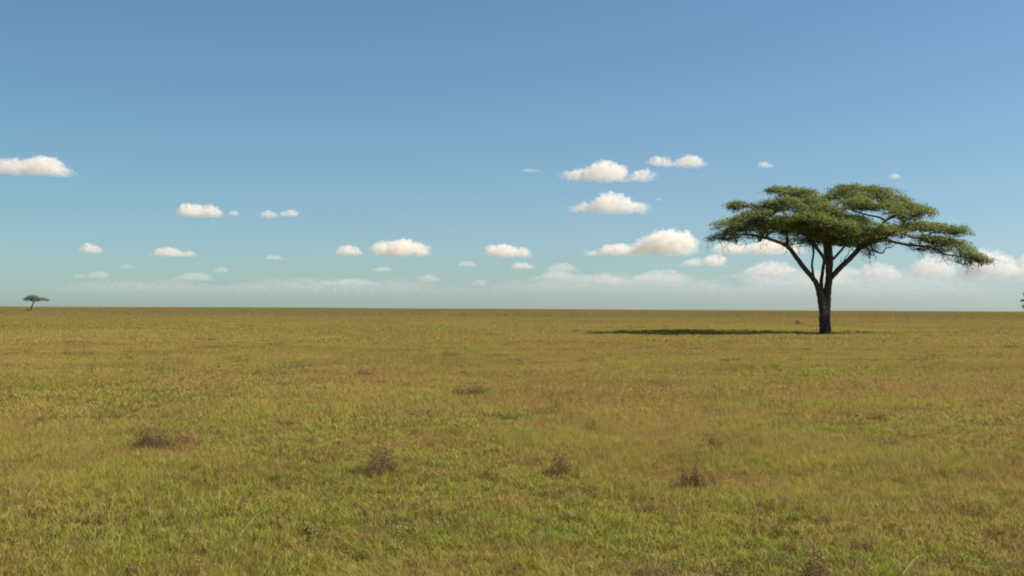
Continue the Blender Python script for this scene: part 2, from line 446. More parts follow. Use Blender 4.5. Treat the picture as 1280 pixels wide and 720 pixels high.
def shrub_mesh(seed, wid, hgt, kind, px_m):
    rng = np.random.default_rng(seed)
    w0 = max(0.0036, px_m * .45)
    area = wid * max(wid, .3)
    n_st = int((1.5 if kind == 'dark' else 1) * np.clip(1500 * (wid / .6) * (.0045 / w0), 160, 2600))
    ns = 7
    sc_ = rng.normal(0, .23, (ns, 2)) * wid; sh = rng.uniform(.35, 1.0, ns); sh[0] = 1.0; sr = rng.uniform(.06, .15, ns) * wid
    def spread(n):
        k = rng.integers(0, ns, n)
        p = sc_[k] + rng.normal(size=(n, 2)) * sr[k][:, None]
        e = sh[k] * (np.exp(-(((p - sc_[k]) ** 2).sum(1)) / (2 * sr[k]) ** 2) * .7 + .3)
        return p[:, 0], p[:, 1], e
    def batch(n, h0, h1, w, leanmul, typ):
        ox, oy, env = spread(n)
        return (ox, oy, hgt * rng.uniform(h0, h1, n) * env, w * rng.uniform(.6, 1.4, n), rng.random(n) * 6.283,
                rng.uniform(.0, .9, n) * leanmul, rng.uniform(0, .8, n), rng.random(n), rng.random(n), np.full(n, typ))
    bs = [batch(n_st, .25, .85, w0, 1.3, 0.0), batch(n_st // 4, .4, 1.0, w0 * .5, 1.0, 1.0)]
    arr = [np.concatenate(x) for x in zip(*bs)]
    V, q, t, A = blades(rng, *arr)
    n = int(np.clip(4600 * (wid / .6) * (.0045 / w0), 250, 5000)) if kind != 'green' else 500
    cx_, cy_, env = spread(n)
    z = hgt * rng.uniform(.05, 1.0, n) * env
    c = np.stack([cx_, cy_, z], 1)
    s = max(0.008 if kind in ('brown', 'rust', 'dark') else 0.0075, px_m * .55) * rng.uniform(.5, 1.5, n)
    u = rng.normal(size=(n, 3)); u /= np.linalg.norm(u, axis=1)[:, None]
    v = np.cross(u, rng.normal(size=(n, 3))); v /= np.linalg.norm(v, axis=1)[:, None]
    L = np.stack([c - u * s[:, None] * 1.6, c - v * s[:, None] * .5, c + u * s[:, None] * 1.6, c + v * s[:, None] * .5], 1)
    A2 = np.zeros((n, 4, 4)); A2[:, :, 0] = rng.random(n)[:, None]; A2[:, :, 1] = rng.random(n)[:, None]; A2[:, :, 2] = (z / hgt)[:, None]
    q2 = (np.arange(n) * 4)[:, None] + np.array([[0, 1, 2, 3]])
    return (V, q, t, A), (L.reshape(-1, 3), q2, A2.reshape(-1, 4))

PLANTS = [
    # name, px centre, py base, px width, px height, kind, label, category
    ('withered_shrub', 193, 558, 54, 32, 'dark', 'darkest purplish brown withered shrub in the grass at lower left', 'shrub'),
    ('withered_shrub', 232, 552, 36, 22, 'rust', 'brown dry shrub just right of the darkest purplish one at lower left', 'shrub'),
    ('withered_shrub', 483, 586, 66, 40, 'brown', 'largest reddish brown withered shrub, standing left of the middle foreground', 'shrub'),
    ('withered_shrub', 585, 494, 52, 17, 'dark', 'low wide brown shrub lying in yellowish grass near the middle', 'shrub'),
    ('withered_shrub', 456, 468, 30, 14, 'rust', 'small rust brown shrub behind the others, on the reddish grass band', 'shrub'),
    ('withered_shrub', 697, 590, 30, 34, 'brown', 'slim upright brown shrub just right of the middle foreground', 'shrub'),
    ('withered_shrub', 863, 605, 40, 28, 'dark', 'dark twiggy shrub below the wide brown one, right of the middle', 'shrub'),
    ('withered_shrub', 895, 560, 44, 17, 'dark', 'wide flat brown shrub straight above the dark twiggy one', 'shrub'),
    ('withered_shrub', 1097, 556, 44, 22, 'olive', 'dull olive brown shrub below the tree and right of its trunk', 'shrub'),
    ('withered_shrub', 1022, 722, 52, 46, 'brown', 'tall brown grassy shrub cut by the bottom edge under the tree', 'shrub'),
    ('withered_shrub', 904, 724, 36, 26, 'brown', 'small dark brown shrub at the bottom edge right of the middle', 'shrub'),
    ('withered_shrub', 246, 708, 26, 24, 'rust', 'small reddish dry tuft near the bottom edge at lower left', 'shrub'),
    ('withered_shrub', 172, 716, 34, 22, 'brown', 'brown tuft at the bottom edge left of the small reddish one', 'shrub'),
    ('withered_shrub', 998, 407, 14, 6, 'rust', 'tiny rust brown shrub in the far grass just left of the tree trunk', 'shrub'),
    ('leafy_weed', 742, 538, 40, 22, 'olive', 'dark olive weed in the grass right of the middle', 'weed'),
    ('leafy_weed', 640, 522, 28, 15, 'olive', 'small dark olive weed close to the middle of the meadow', 'weed'),
    ('leafy_weed', 242, 600, 46, 16, 'olive', 'low olive weed under the two brown shrubs at lower left', 'weed'),
    ('leafy_weed', 510, 668, 74, 30, 'leaf', 'widest dark green leafy weed in the foreground below the largest brown shrub', 'weed'),
    ('leafy_weed', 394, 662, 44, 24, 'leaf', 'dark green weed left of the widest leafy one', 'weed'),
    ('leafy_weed', 1240, 568, 30, 14, 'olive', 'small olive weed close to the right edge', 'weed'),
    ('leafy_weed', 1182, 519, 50, 12, 'green', 'flat deep green weed on the grass at right', 'weed'),
    ('leafy_weed', 790, 528, 26, 14, 'olive', 'smallest olive weed just right of the dark olive one', 'weed'),
    ('leafy_weed', 1258, 433, 46, 6, 'olive', 'long low dark weed far off near the right edge', 'weed'),
    ('leafy_weed', 438, 528, 34, 12, 'olive', 'faint olive weed above the largest brown shrub', 'weed'),
    ('leafy_weed', 470, 520, 24, 12, 'olive', 'faint olive weed above and right of its paler twin', 'weed'),
    ('grass_tussock', 414, 620, 46, 32, 'green', 'deep green grass tussock left of the widest leafy weed', 'tussock'),
    ('grass_tussock', 70, 700, 70, 34, 'green', 'fresh green grass tussock in the bottom left corner', 'tussock'),
    ('grass_tussock', 700, 668, 48, 34, 'green', 'bright green grass tussock below the slim upright brown shrub', 'tussock'),
    ('grass_tussock', 1226, 700, 60, 34, 'green', 'fresh green grass tussock in the bottom right corner', 'tussock'),
]
for i, (nm, px, pyb, wpx, hpx, kind, lab, cat) in enumerate(PLANTS):
    b = on_ground(px, pyb, 0.14 if pyb > 440 else 0.2)
    Yd = b.y
    m_px = Yd / FPX
    wid = wpx * m_px
    hgt = max(0.24, hpx * m_px * 1.1 + (0.16 if kind == 'dark' else 0.12)) * (1.0 if kind in ('brown', 'rust', 'dark') else .78)
    loc = Vector((b.x, b.y, 0)); loc.z = float(terrain(loc.x, loc.y)) - 0.02
    (V, q, t, A), (LV, q2, A2) = shrub_mesh(500 + i, wid, hgt, kind, m_px)
    if Yd > 60:
        V = V.copy()
    e = empty(nm, loc)
    grp = {'withered_shrub': 'withered shrubs in the meadow', 'leafy_weed': 'leafy weeds in the meadow', 'grass_tussock': 'green tussocks in the foreground'}[nm]
    tag(e, lab, cat, grp)
    s1 = link('blade_tuft' if nm == 'grass_tussock' else 'stems', mesh_np(nm + '_stems', V, [q, t], PM[kind], A), e)
    s2 = link('leaves', mesh_np(nm + '_leaves', LV, [q2], PM[kind], A2), e)

# ------------------------------------------------------------------ trees
def bark_material():
    m, nt = new_mat('acacia_bark')
    tc = nt.new('ShaderNodeTexCoord')
    mp = nt.new('ShaderNodeMapping'); nt.l.new(tc.outputs['Object'], mp.inputs[0]); mp.inputs['Scale'].default_value = (1, 1, .22)
    n1 = nt.noise(mp.outputs[0], 7, 6, .65); n2 = nt.noise(tc.outputs['Object'], .8, 3)
    col = nt.mix(nt.ramp(n1, .35, .7), (0.052, 0.043, 0.034), (0.110, 0.090, 0.066))
    col = nt.mix(nt.ramp(n2, .5, .75, 0, .35), col, (0.075, 0.072, 0.036))
    p = nt.new('ShaderNodeBsdfPrincipled'); nt.put(p.inputs['Base Color'], col)
    p.inputs['Roughness'].default_value = .9; p.inputs['Specular IOR Level'].default_value = .15
    b = nt.new('ShaderNodeBump'); nt.l.new(n1, b.inputs['Height']); b.inputs['Distance'].default_value = .08
    nt.l.new(b.outputs[0], p.inputs['Normal'])
    out_surface(nt, p.outputs[0])
    return m
BARK = bark_material()
def foliage_material(name, c0, c1, c2):
    m, nt = new_mat(name)
    at_ = nt.new('ShaderNodeAttribute', attribute_name='gv')
    sp = nt.new('ShaderNodeSeparateColor'); nt.l.new(at_.outputs['Color'], sp.inputs[0])
    col = nt.mix(sp.outputs[0], c0, c1)
    col = nt.mix(nt.ramp(sp.outputs[1], .55, 1.0, 0, .6), col, c2)
    out_surface(nt, leafy(nt, col, 0.42, 0.6, 0.2))
    return m
LEAF = foliage_material('acacia_leaves', (0.122, 0.158, 0.038), (0.232, 0.265, 0.066), (0.29, 0.27, 0.10))
LEAF_FAR = foliage_material('thorn_tree_leaves', (0.12, 0.125, 0.07), (0.17, 0.17, 0.10), (0.22, 0.18, 0.13))

def catmull(P, n=6):
    P = [np.array(p, float) for p in P]
    P = [2 * P[0] - P[1]] + P + [2 * P[-1] - P[-2]]
    out = []
    for i in range(1, len(P) - 2):
        for k in range(n):
            t = k / n
            p0, p1, p2, p3 = P[i - 1], P[i], P[i + 1], P[i + 2]
            out.append(.5 * ((2 * p1) + (-p0 + p2) * t + (2 * p0 - 5 * p1 + 4 * p2 - p3) * t * t + (-p0 + 3 * p1 - 3 * p2 + p3) * t ** 3))
    out.append(P[-2])
    return np.array(out)

def tube(path, rad, sides, rng=None, rough=0.0):
    """path (n,3), rad (n,) -> V, quads (closed by tapering)"""
    n = len(path)
    T = np.gradient(path, axis=0); T /= np.maximum(np.linalg.norm(T, axis=1), 1e-9)[:, None]
    ref = np.array([0.13, 0.97, 0.2]); ref /= np.linalg.norm(ref)
    U = np.cross(T, ref); U /= np.maximum(np.linalg.norm(U, axis=1), 1e-9)[:, None]
    W = np.cross(T, U)
    a = np.linspace(0, 2 * np.pi, sides, endpoint=False)
    rr = np.ones((n, sides)) * rad[:, None]
    if rough and rng is not None:
        ph = rng.uniform(0, 6.28, 4)
        lob = 1 + rough * (np.sin(3 * a + ph[0])[None, :] * .5 + np.sin(5 * a + ph[1])[None, :] * .35 + np.sin(2 * a + ph[2])[None, :] * .4)
        rr = rr * lob * (1 + rough * .35 * rng.normal(size=(n, sides)) * .5)
    V = path[:, None, :] + U[:, None, :] * (np.cos(a)[None, :, None] * rr[:, :, None]) + W[:, None, :] * (np.sin(a)[None, :, None] * rr[:, :, None])
    i = np.arange(n - 1)[:, None] * sides; j = np.arange(sides)[None, :]; j2 = (j + 1) % sides
    q = np.stack([i + j, i + j2, i + sides + j2, i + sides + j], -1).reshape(-1, 4)
    V = V.reshape(-1, 3)
    V = np.vstack([V, path[-1] + T[-1] * rad[-1], path[0]])
    e = (n - 1) * sides
    tcap = np.array([(e + k, e + (k + 1) % sides, n * sides) for k in range(sides)] + [((k + 1) % sides, k, n * sides + 1) for k in range(sides)])
    return V, q, tcap

class Acc:
    def __init__(s): s.V = []; s.q = []; s.t = []; s.n = 0
    def add(s, V, q, t):
        s.V.append(V); s.q.append(q + s.n); s.t.append(t + s.n); s.n += len(V)
    def mesh(s, name, mat):
        return mesh_np(name, np.vstack(s.V), [np.vstack(s.q), np.vstack(s.t)], mat, smooth=True)

class Foliage:
    """small folded leaflets gathered into flat feathery sprays"""
    def __init__(s, rng): s.rng = rng; s.C = []; s.N = []; s.S = []; s.G = []
    def sprays(s, centres, per, spread, size, up, crnd, flat=0.45):
        rng = s.rng; n = len(centres)
        c = np.repeat(centres, per, 0) + rng.normal(size=(n * per, 3)) * spread * np.array([1, 1, flat])
        s.C.append(c)
        d = rng.normal(size=(n * per, 3)) * np.array([1, 1, .55]); d[:, 2] += up
        d /= np.linalg.norm(d, axis=1)[:, None]
        s.N.append(d); s.S.append(size * rng.uniform(.6, 1.5, n * per)); s.G.append(np.repeat(crnd, per))
    def mesh(s, name, mat):
        rng = s.rng
        c = np.vstack(s.C); d = np.vstack(s.N); sz = np.concatenate(s.S)[:, None]; g = np.concatenate(s.G)
        side = np.cross(d, rng.normal(size=d.shape) * np.array([.35, .35, .35]) + np.array([0, 0, 1.0]))
        side /= np.maximum(np.linalg.norm(side, axis=1), 1e-6)[:, None]
        V = np.stack([c - d * sz, c - side * sz * .42, c + d * sz, c + side * sz * .42], 1)
        V[:, 1, 2] += sz[:, 0] * .12; V[:, 3, 2] += sz[:, 0] * .12
        n = len(c); A = np.zeros((n, 4, 4)); A[:, :, 0] = (rng.random(n) * .5 + g * .5)[:, None]; A[:, :, 1] = rng.random(n)[:, None]; A[:, :, 3] = 1
        q = (np.arange(n) * 4)[:, None] + np.array([[0, 1, 2, 3]])
        return mesh_np(name, V.reshape(-1, 3), [q], mat, A.reshape(-1, 4))

# ---- the big umbrella acacia
TD = 108.0
base_px = 1031.0
b0 = at(base_px, 416, TD)
ROOT = Vector((b0.x, TD, float(terrain(b0.x, TD)) - 0.05))
tree = empty('acacia_tree', ROOT)
tag(tree, 'large flat topped umbrella acacia standing alone in the grass at right', 'tree')
MPX = TD / FPX
def T(px, py, dy=0.0):
    """tree-local point from photo pixel and depth offset in metres"""
    p = at(px, py, TD + dy)
    # keep the sideways and vertical scale of the tree plane
    q = at(px, py, TD)
    return np.array([p.x - ROOT.x, dy, p.z - ROOT.z])

rngT = np.random.default_rng(5)
def stem(name, pts, rads, sides=10, rough=.12, sub=6):
    P_ = catmull([T(*p) for p in pts], sub)
    r_ = np.interp(np.linspace(0, 1, len(P_)), np.linspace(0, 1, len(rads)), rads)
    P_[1:-1] += rngT.normal(size=(len(P_) - 2, 3)) * (r_[1:-1, None] * .05)
    r_ = r_ * .88
    V, q, t = tube(P_, r_, sides, rngT, rough)
    a = Acc(); a.add(V, q, t)
    link(name, a.mesh(name, BARK), tree)
    return P_, r_
limbs = []
# trunk: broad base running up into the straight right stem
limbs.append(stem('trunk', [(1031.5, 424, 0), (1031.5, 412, 0), (1031, 396, 0), (1032.5, 380, .1), (1034.5, 362, .2), (1036, 345, .2), (1036.5, 326, 0), (1036, 308, -.2), (1034, 294, -.4), (1031, 280, -.6)],
                  [.68, .56, .53, .46, .38, .34, .37, .33, .25, .14], 18, .09, 8))
limbs.append(stem('limb', [(1029, 402, -.15), (1028, 385, -.25), (1025, 368, -.3), (1019, 352, -.3), (1005, 335, -.5), (994, 320, -.7), (984, 308, -1.0), (971, 302, -1.4), (957, 297.5, -1.8), (940, 294, -2.2), (922, 293, -2.8), (905, 294, -3.2)],
                  [.34, .40, .36, .25, .235, .22, .20, .17, .14, .10, .07, .04], 12))
limbs.append(stem('limb', [(1018.5, 353, -.3), (1016.5, 342, -.1), (1015, 330, .1), (1017, 316, .5), (1015.5, 304, .9), (1010, 290, 1.4), (1003, 275, 2.0), (996, 262, 2.6)],
                  [.10, .12, .11, .11, .10, .08, .06, .04]))
limbs.append(stem('limb', [(1027, 366, .5), (1026.5, 352, .9), (1028, 340, 1.1), (1030, 326, 1.6), (1031, 312, 2.2), (1028, 298, 3.0), (1022, 282, 4.2), (1018, 266, 5.2)],
                  [.20, .19, .17, .16, .15, .13, .09, .05]))
limbs.append(stem('limb', [(1034, 330, -.2), (1028, 320, -.6), (1020, 309, -1.1), (1012, 299, -1.7), (1000, 287, -2.6), (985, 272, -3.6), (972, 258, -4.2)],
                  [.16, .17, .17, .15, .12, .08, .04]))
limbs.append(stem('limb', [(1039, 326, 0), (1046, 319, -.4), (1053, 311, -.9), (1060, 302, -1.6), (1066, 290, -2.6), (1072, 278, -3.4)],
                  [.14, .13, .12, .10, .08, .05]))
limbs.append(stem('limb', [(1037, 350, .1), (1044, 341, .1), (1054, 331, .3), (1066, 320, .6), (1076, 309, .8), (1090, 302.5, 1.0), (1104, 298.5, 1.1), (1116, 302, 1.0), (1130, 305, .8), (1144, 307, .5), (1158, 308, .2), (1172, 312, 0), (1181, 318, -.2), (1194, 319.5, -.5), (1208, 322, -.8)],
                  [.22, .27, .26, .25, .25, .23, .20, .14, .13, .12, .10, .09, .07, .05, .03], 12))
limbs.append(stem('limb', [(1078, 308, .8), (1088, 296, 1.6), (1098, 285, 2.2), (1107, 276, 2.6), (1122, 268, 2.8), (1140, 262, 3.0), (1155, 258, 3.0)],
                  [.20, .17, .15, .13, .10, .07, .04]))
limbs.append(stem('limb', [(1108, 277, 2.6), (1100, 272, 2.8), (1086, 269, 3.0), (1068, 264, 3.4), (1055, 256, 3.8), (1046, 246, 4.0)],
                  [.11, .10, .09, .08, .06, .04]))
limbs.append(stem('limb', [(1104, 298.5, 1.1), (1112, 294, .6), (1124, 289, -.2), (1140, 297, -.8), (1152, 296, -1.2), (1166, 291, -1.6), (1182, 288, -2.0), (1198, 290, -2.2)],
                  [.13, .12, .10, .08, .075, .06, .05, .03]))
limbs.append(stem('limb', [(1031, 282, -.6), (1036, 268, -.4), (1046, 256, 0), (1060, 247, .3), (1080, 240, .5), (1100, 238, .4)],
                  [.14, .13, .11, .08, .06, .04]))
limbs.append(stem('limb', [(1034, 290, -.5), (1026, 274, -1.0), (1012, 258, -1.4), (1000, 246, -1.6), (984, 240, -1.8), (970, 239, -2.0)],
                  [.14, .12, .10, .08, .06, .03]))
limbs.append(stem('limb', [(984, 309, -1.0), (984, 300, -.6), (983, 291, -.1), (976, 280, .5), (964, 270, 1.2), (950, 264, 1.8), (932, 258, 2.4), (916, 256, 2.8)],
                  [.14, .17, .15, .12, .09, .07, .05, .03]))
limbs.append(stem('limb', [(957, 297.5, -1.8), (962, 292, -2.2), (968, 286, -3.0), (960, 279, -3.8), (945, 275, -4.4), (925, 277, -5.0), (908, 280, -5.2)],
                  [.09, .09, .08, .07, .06, .045, .03]))
# bare crooked dead branches under the crown
limbs.append(stem('dead_branch', [(1088, 304, .9), (1090, 311, .3), (1097, 315.5, -.2), (1103.5, 316, -.5), (1107, 310.5, -.8), (1114, 309, -1.0), (1119.5, 305, -1.2)],
                  [.06, .075, .08, .075, .06, .05, .02], 8))
limbs.append(stem('dead_branch', [(1055, 331, .2), (1056, 323, -.3), (1060, 318, -.5), (1062, 313, -.7), (1067, 312, -.9)], [.05, .045, .04, .03, .015], 7))
limbs.append(stem('dead_branch', [(1053.5, 331, .2), (1051, 326, -.2), (1052, 321, -.4)], [.04, .03, .012], 7))
for _b in range(len(limbs)): pass

# pads: px, py (middle), half width px, half height px, depth m, density, slope (px drop per px)
PADS = [
    (992, 240, 29, 6, -1.5, 1.0, .06), (974, 240, 12, 6, -2, .9, .1),
    (928, 256, 19, 4.5, 2.6, .75, .08), (918, 259, 10, 3, 2.8, .6, .3),
    (992, 253, 42, 7, -2.8, 1.1, -.05), (965, 262, 28, 7, .5, 1.1, -.25), (1012, 250, 30, 8, 3.0, 1.1, .1),
    (944, 270, 33, 7, -3.6, 1.1, -.22), (912, 280, 21, 6, -5.0, 1.0, -.25), (925, 284, 22, 7, 1.5, 1.0, -.3),
    (902, 294, 17, 6.5, -3.0, 1.1, -.3), (955, 283, 34, 9, -1.5, 1.1, -.1), (968, 277, 30, 9, 4.0, 1.0, 0),
    (1020, 262, 34, 9, -5.0, 1.1, .12), (1005, 274, 34, 9, -6.2, 1.1, .05), (1035, 270, 34, 9, 2.0, 1.0, .1),
    (1030, 284, 32, 9, -5.4, 1.0, 0), (1022, 290, 34, 8, 5.0, 1.0, 0), (1016, 288, 30, 8, -3.4, 1.0, 0), (1044, 292, 30, 8, -4.6, 1.0, .05), (980, 284, 30, 8, -4.5, .9, -.1), (1048, 281, 26, 7, -6.6, 1.0, .1), (1000, 288, 26, 7, 6.0, .8, 0),
    (991, 302, 15, 6, 2.5, .33, .1), (1038, 299, 24, 6, -3.0, .8, 0), (1012, 298, 20, 5, -3.6, .7, 0), (1022, 303, 18, 5, 1.5, .6, 0), (1050, 304, 20, 5, -2.2, .65, 0), (1074, 303, 20, 5, -.5, .6, .05), (1058, 298, 24, 6, 4.0, .8, 0),
    (1078, 237.5, 38, 5.5, .5, 1.1, .06), (1046, 243, 17, 5, 3.5, .8, -.3), (1062, 246, 26, 6, -1.0, 1.0, .05),
    (1103, 245, 24, 7, -2.0, 1.1, .2), (1090, 256, 36, 7, -4.5, 1.1, .15), (1076, 258, 22, 6, 2.4, 1.0, .1), (1122, 254, 26, 8, 2.0, 1.1, .25),
    (1140, 264, 28, 9, -1.5, 1.1, .15), (1146, 262, 20, 8, 3.0, 1.0, .2), (1128, 272, 22, 7, 3.8, .8, .1),
    (1072, 284, 36, 9, -4.0, 1.1, .05), (1078, 292, 34, 9, 2.5, 1.0, .05), (1060, 276, 22, 7, -2, .9, 0), (1096, 292, 24, 7, -2.6, .9, -.15),
    (1086, 301, 26, 6, -1.5, .7, 0), (1150, 284, 32, 5, 2.0, .9, 0.02), (1178, 286, 28, 7, -2.0, 1.1, .12), (1196, 289, 14, 6, -2.6, 1.0, .3), (1132, 283, 24, 6, -1.0, .9, -.05),
    (1128, 293, 14, 5, -2.8, .45, 0), (1180, 302, 26, 6.5, -1.0, 1.15, .12), (1165, 300, 16, 4.5, -3.0, .7, .1), (1200, 309, 18, 6.5, .8, 1.1, .35),
    (1214, 318, 18, 6, -.8, 1.15, .42), (1225, 323, 9, 4.5, -.8, 1.0, .4), (1205, 326, 14, 6, .2, .35, .3), (1150, 308, 22, 4, .6, .25, .1),
    (1087, 312, 9, 7, 1.6, .5, 0), (1075, 307, 12, 4, 2.4, .3, 0), (1176, 312, 18, 5, -1.2, .3, .2), (952, 296, 14, 4, -3.2, .35, -.1), (920, 297, 12, 3.5, -3.6, .4, -.2),
]
lp = np.vstack([l[0][3:] for l in limbs[:-3]]); lr = np.concatenate([l[1][3:] for l in limbs[:-3]])
tw = Acc(); fol = Foliage(rngT); hang = Acc()
for (px, py, rw, rh, dy, den, sl) in PADS:
    c = T(px, py, dy)
    RX = rw * MPX; RZp = rh * MPX; RY = max(RX * 1.0, 1.2)
    # feeding branch
    cand = lp[:, 2] < c[2] + .4
    dd = np.linalg.norm((lp - c) * np.array([1, 1, 1.3]), axis=1) + np.where(cand, 0, 4)
    k = int(np.argmin(dd)); s0 = lp[k]
    low = c - np.array([0, 0, RZp * .7])
    mid = (s0 + low) / 2 + rngT.normal(size=3) * .25 - np.array([0, 0, .1])
    r0 = min(lr[k] * .7, .045 + .018 * RX)
    pth = catmull([s0, mid, low], 5)
    tw.add(*tube(pth, np.linspace(r0, r0 * .5, len(pth)), 6))
    area = math.pi * RX * RY
    nsp = int(area * 7.6 * den) + 6
    # spray centres: domed pad, thin, with lumpy top and ragged rim
    rr = np.sqrt(rngT.random(nsp)) ; aa = rngT.random(nsp) * 6.283
    lump = 1 + .16 * np.sin(aa * 3 + px) + .10 * np.sin(aa * 7 + py)
    x = rr * np.cos(aa) * RX * lump; y = rr * np.sin(aa) * RY * lump
    ns = np.array([mnoise.noise(Vector((c[0] + xx, c[1] + yy, c[2])) * .75) for xx, yy in zip(x, y)])
    dome = np.sqrt(np.clip(1 - rr ** 2, 0, 1)) * .95 - .25
    z = dome * RZp + rngT.uniform(-.75, .12, nsp) * RZp * (1 - .35 * rr) + ns * RZp * 1.1 - x * sl
    keep = (ns > -.42) | (rngT.random(nsp) < .35)
    ctr = (np.stack([x, y, z], 1) + c)[keep]
    cr_ = np.clip(.5 + ns[keep] * 1.2, 0, 1)
    fol.sprays(ctr, 24, .23, .088, .5, cr_, .40)
    # a few longer feathery tips outside the rim and hanging ones below
    nrim = int(RX * 10 * den)
    a2 = rngT.random(nrim) * 6.283
    tips = np.stack([np.cos(a2) * RX * rngT.uniform(.9, 1.25, nrim), np.sin(a2) * RY * rngT.uniform(.9, 1.25, nrim), rngT.normal(-.05, .35, nrim) * RZp], 1)
    tips[:, 2] -= tips[:, 0] * sl
    fol.sprays(tips + c, 9, .12, .085, .3, rngT.random(nrim), .35)
    # twigs inside the pad
    nb = int(5 + RX * 5)
    pick = rngT.choice(len(ctr), min(nb, len(ctr)), replace=False)
    for p in pick:
        e = ctr[p] - np.array([0, 0, .08])
        m = (low + e) / 2 + rngT.normal(size=3) * .18 - np.array([0, 0, .12])
        pth = catmull([low, m, e], 4)
        tw.add(*tube(pth, np.linspace(.032, .010, len(pth)), 4))
        for _ in range(2):
            e2 = e + rngT.normal(size=3) * np.array([.5, .5, .18])
            tw.add(*tube(np.array([m, (m + e2) / 2 + rngT.normal(size=3) * .06, e2]), np.array([.016, .012, .007]), 3))
# drooping twigs at the right tip and under the left edge
for (px, py, dy, n) in [(1205, 318, 0, 26), (1185, 316, -.5, 12), (1160, 308, .3, 12), (905, 298, -3, 10), (1088, 314, 1.4, 8), (995, 303, 2.2, 16), (1220, 324, -.8, 10), (970, 296, 2.5, 6)]:
    for _ in range(n):
        s = T(px, py, dy) + rngT.normal(size=3) * np.array([.7, .7, .15])
        e = s + np.array([rngT.normal(0, .35), rngT.normal(0, .3), -rngT.uniform(.4, 1.2)])
        mm = (s + e) / 2 + rngT.normal(size=3) * .12
        tw.add(*tube(np.array([s, mm, e]), np.array([.022, .018, .008]), 3))
        if rngT.random() < .5: fol.sprays(np.array([e, mm]), 6, .14, .07, .1, rngT.random(2), .6)
link('twigs', tw.mesh('twigs', BARK), tree)
link('crown', fol.mesh('crown', LEAF), tree)

# ---- small far thorn trees
def far_tree(name, label, px, pyb, D, stems, pads, seed, leafmat, den=1.0, group=None):
    rng = np.random.default_rng(seed)
    p0 = at(px, pyb, D)
    gz = float(terrain(p0.x, D))
    root = Vector((p0.x, D, gz - .05))
    e = empty(name, root)
    tag(e, label, 'tree', group)
    def L(x, y, dy=0.0):
        q = at(x, y, D); return np.array([q.x - root.x, dy, q.z - root.z])
    lps = []
    for i, (pp, rr_) in enumerate(stems):
        pth = catmull([L(*p) for p in pp], 5); r_ = np.interp(np.linspace(0, 1, len(pth)), np.linspace(0, 1, len(rr_)), rr_)
        V, q, t = tube(pth, r_, 8, rng, .1); a_ = Acc(); a_.add(V, q, t)
        link('trunk' if i == 0 else 'limb', a_.mesh('limb', BARK), e); lps.append(pth)
    lpa = np.vstack(lps)
    f = Foliage(rng); tws = Acc()
    for (x, y, rw, rh, dy, dn) in pads:
        c = L(x, y, dy); mp = D / FPX; RX, RZ_ = rw * mp, rh * mp
        k = int(np.argmin(np.linalg.norm(lpa - c, axis=1)))
        n = int(dn * den * RX * RX * 9) + 8
        rr = np.sqrt(rng.random(n)); aa = rng.random(n) * 6.283
        pts_ = np.stack([rr * np.cos(aa) * RX, rr * np.sin(aa) * RX * .9, rng.normal(0, .4, n) * RZ_ + np.sqrt(1 - rr ** 2) * RZ_ * .5], 1) + c
        f.sprays(pts_, 14, .3, .17, .3, rng.random(n), .55)
        for _ in range(12):
            e_ = pts_[rng.integers(n)]
            tws.add(*tube(np.array([lpa[k], (lpa[k] + e_) / 2 + rng.normal(size=3) * .2, e_]), np.array([.07, .05, .02]), 4))
    link('twigs', tws.mesh('twigs', BARK), e)
    link('crown', f.mesh('crown', leafmat), e)
    return e
far_tree('thorn_tree', 'tiny leaning thorn tree with a thin flat crown on the far left horizon', 38.3, 388.5, 560.0,
         [([(38, 390, 0), (39.2, 385, 0), (41.2, 380, 0), (42.8, 376.5, 0), (45, 374.5, 0)], [.42, .33, .28, .22, .12]),
          ([(42, 378, 0), (39.5, 375.5, -1), (36, 373.5, -1.4), (33.5, 374, -1.5)], [.2, .15, .1, .06]),
          ([(43, 377, 0), (47, 375.6, 1), (52, 374.5, 1.5), (57, 375.5, 1.5)], [.2, .16, .11, .06])],
         [(40, 371.6, 7, 2.2, 0, 1.0), (38, 373, 7, 1.8, 0, 1.0), (33.5, 375.3, 3.4, 2.2, -1, 1.0), (40, 375, 5, 1.6, 1, .8), (45, 373.5, 5, 1.0, 1.5, .5), (52, 373.2, 6, .9, 1, .55), (57, 375.5, 4.5, 1.2, .5, .45), (49, 376.2, 5, 1.0, -2, .35), (42, 373.2, 5, 1, -2, .5)],
         21, LEAF_FAR, .8, 'small thorn trees on the horizon')
far_tree('thorn_tree', 'small dark thorn tree mostly cut off by the right edge at the horizon', 1292, 393.5, 470.0,
         [([(1292, 395, 0), (1291, 388, 0), (1290, 381, 0), (1288, 374, 0)], [.5, .4, .3, .15]),
          ([(1291, 386, 0), (1285, 382, -1), (1279, 384, -1.5), (1276, 386, -1.5)], [.22, .18, .12, .05]),
          ([(1290, 380, 0), (1284, 376, 1), (1278, 375.5, 1.2), (1275.5, 376, 1)], [.22, .17, .1, .05]),
          ([(1289, 376, 0), (1284, 370, 0), (1279, 367, 0)], [.18, .12, .05])],
         [(1290, 368, 10, 2.5, 0, .9), (1282, 368.5, 4, 2, 0, .8), (1280.5, 376, 4.5, 1.8, 1, .9), (1280.5, 384, 4.5, 2.2, -1.4, .9), (1292, 378, 10, 4, 1, .9), (1300, 372, 9, 4, -1, .9), (1287, 383, 7, 3.5, 2, .7)],
         22, LEAF_FAR, .8, 'small thorn trees on the horizon')
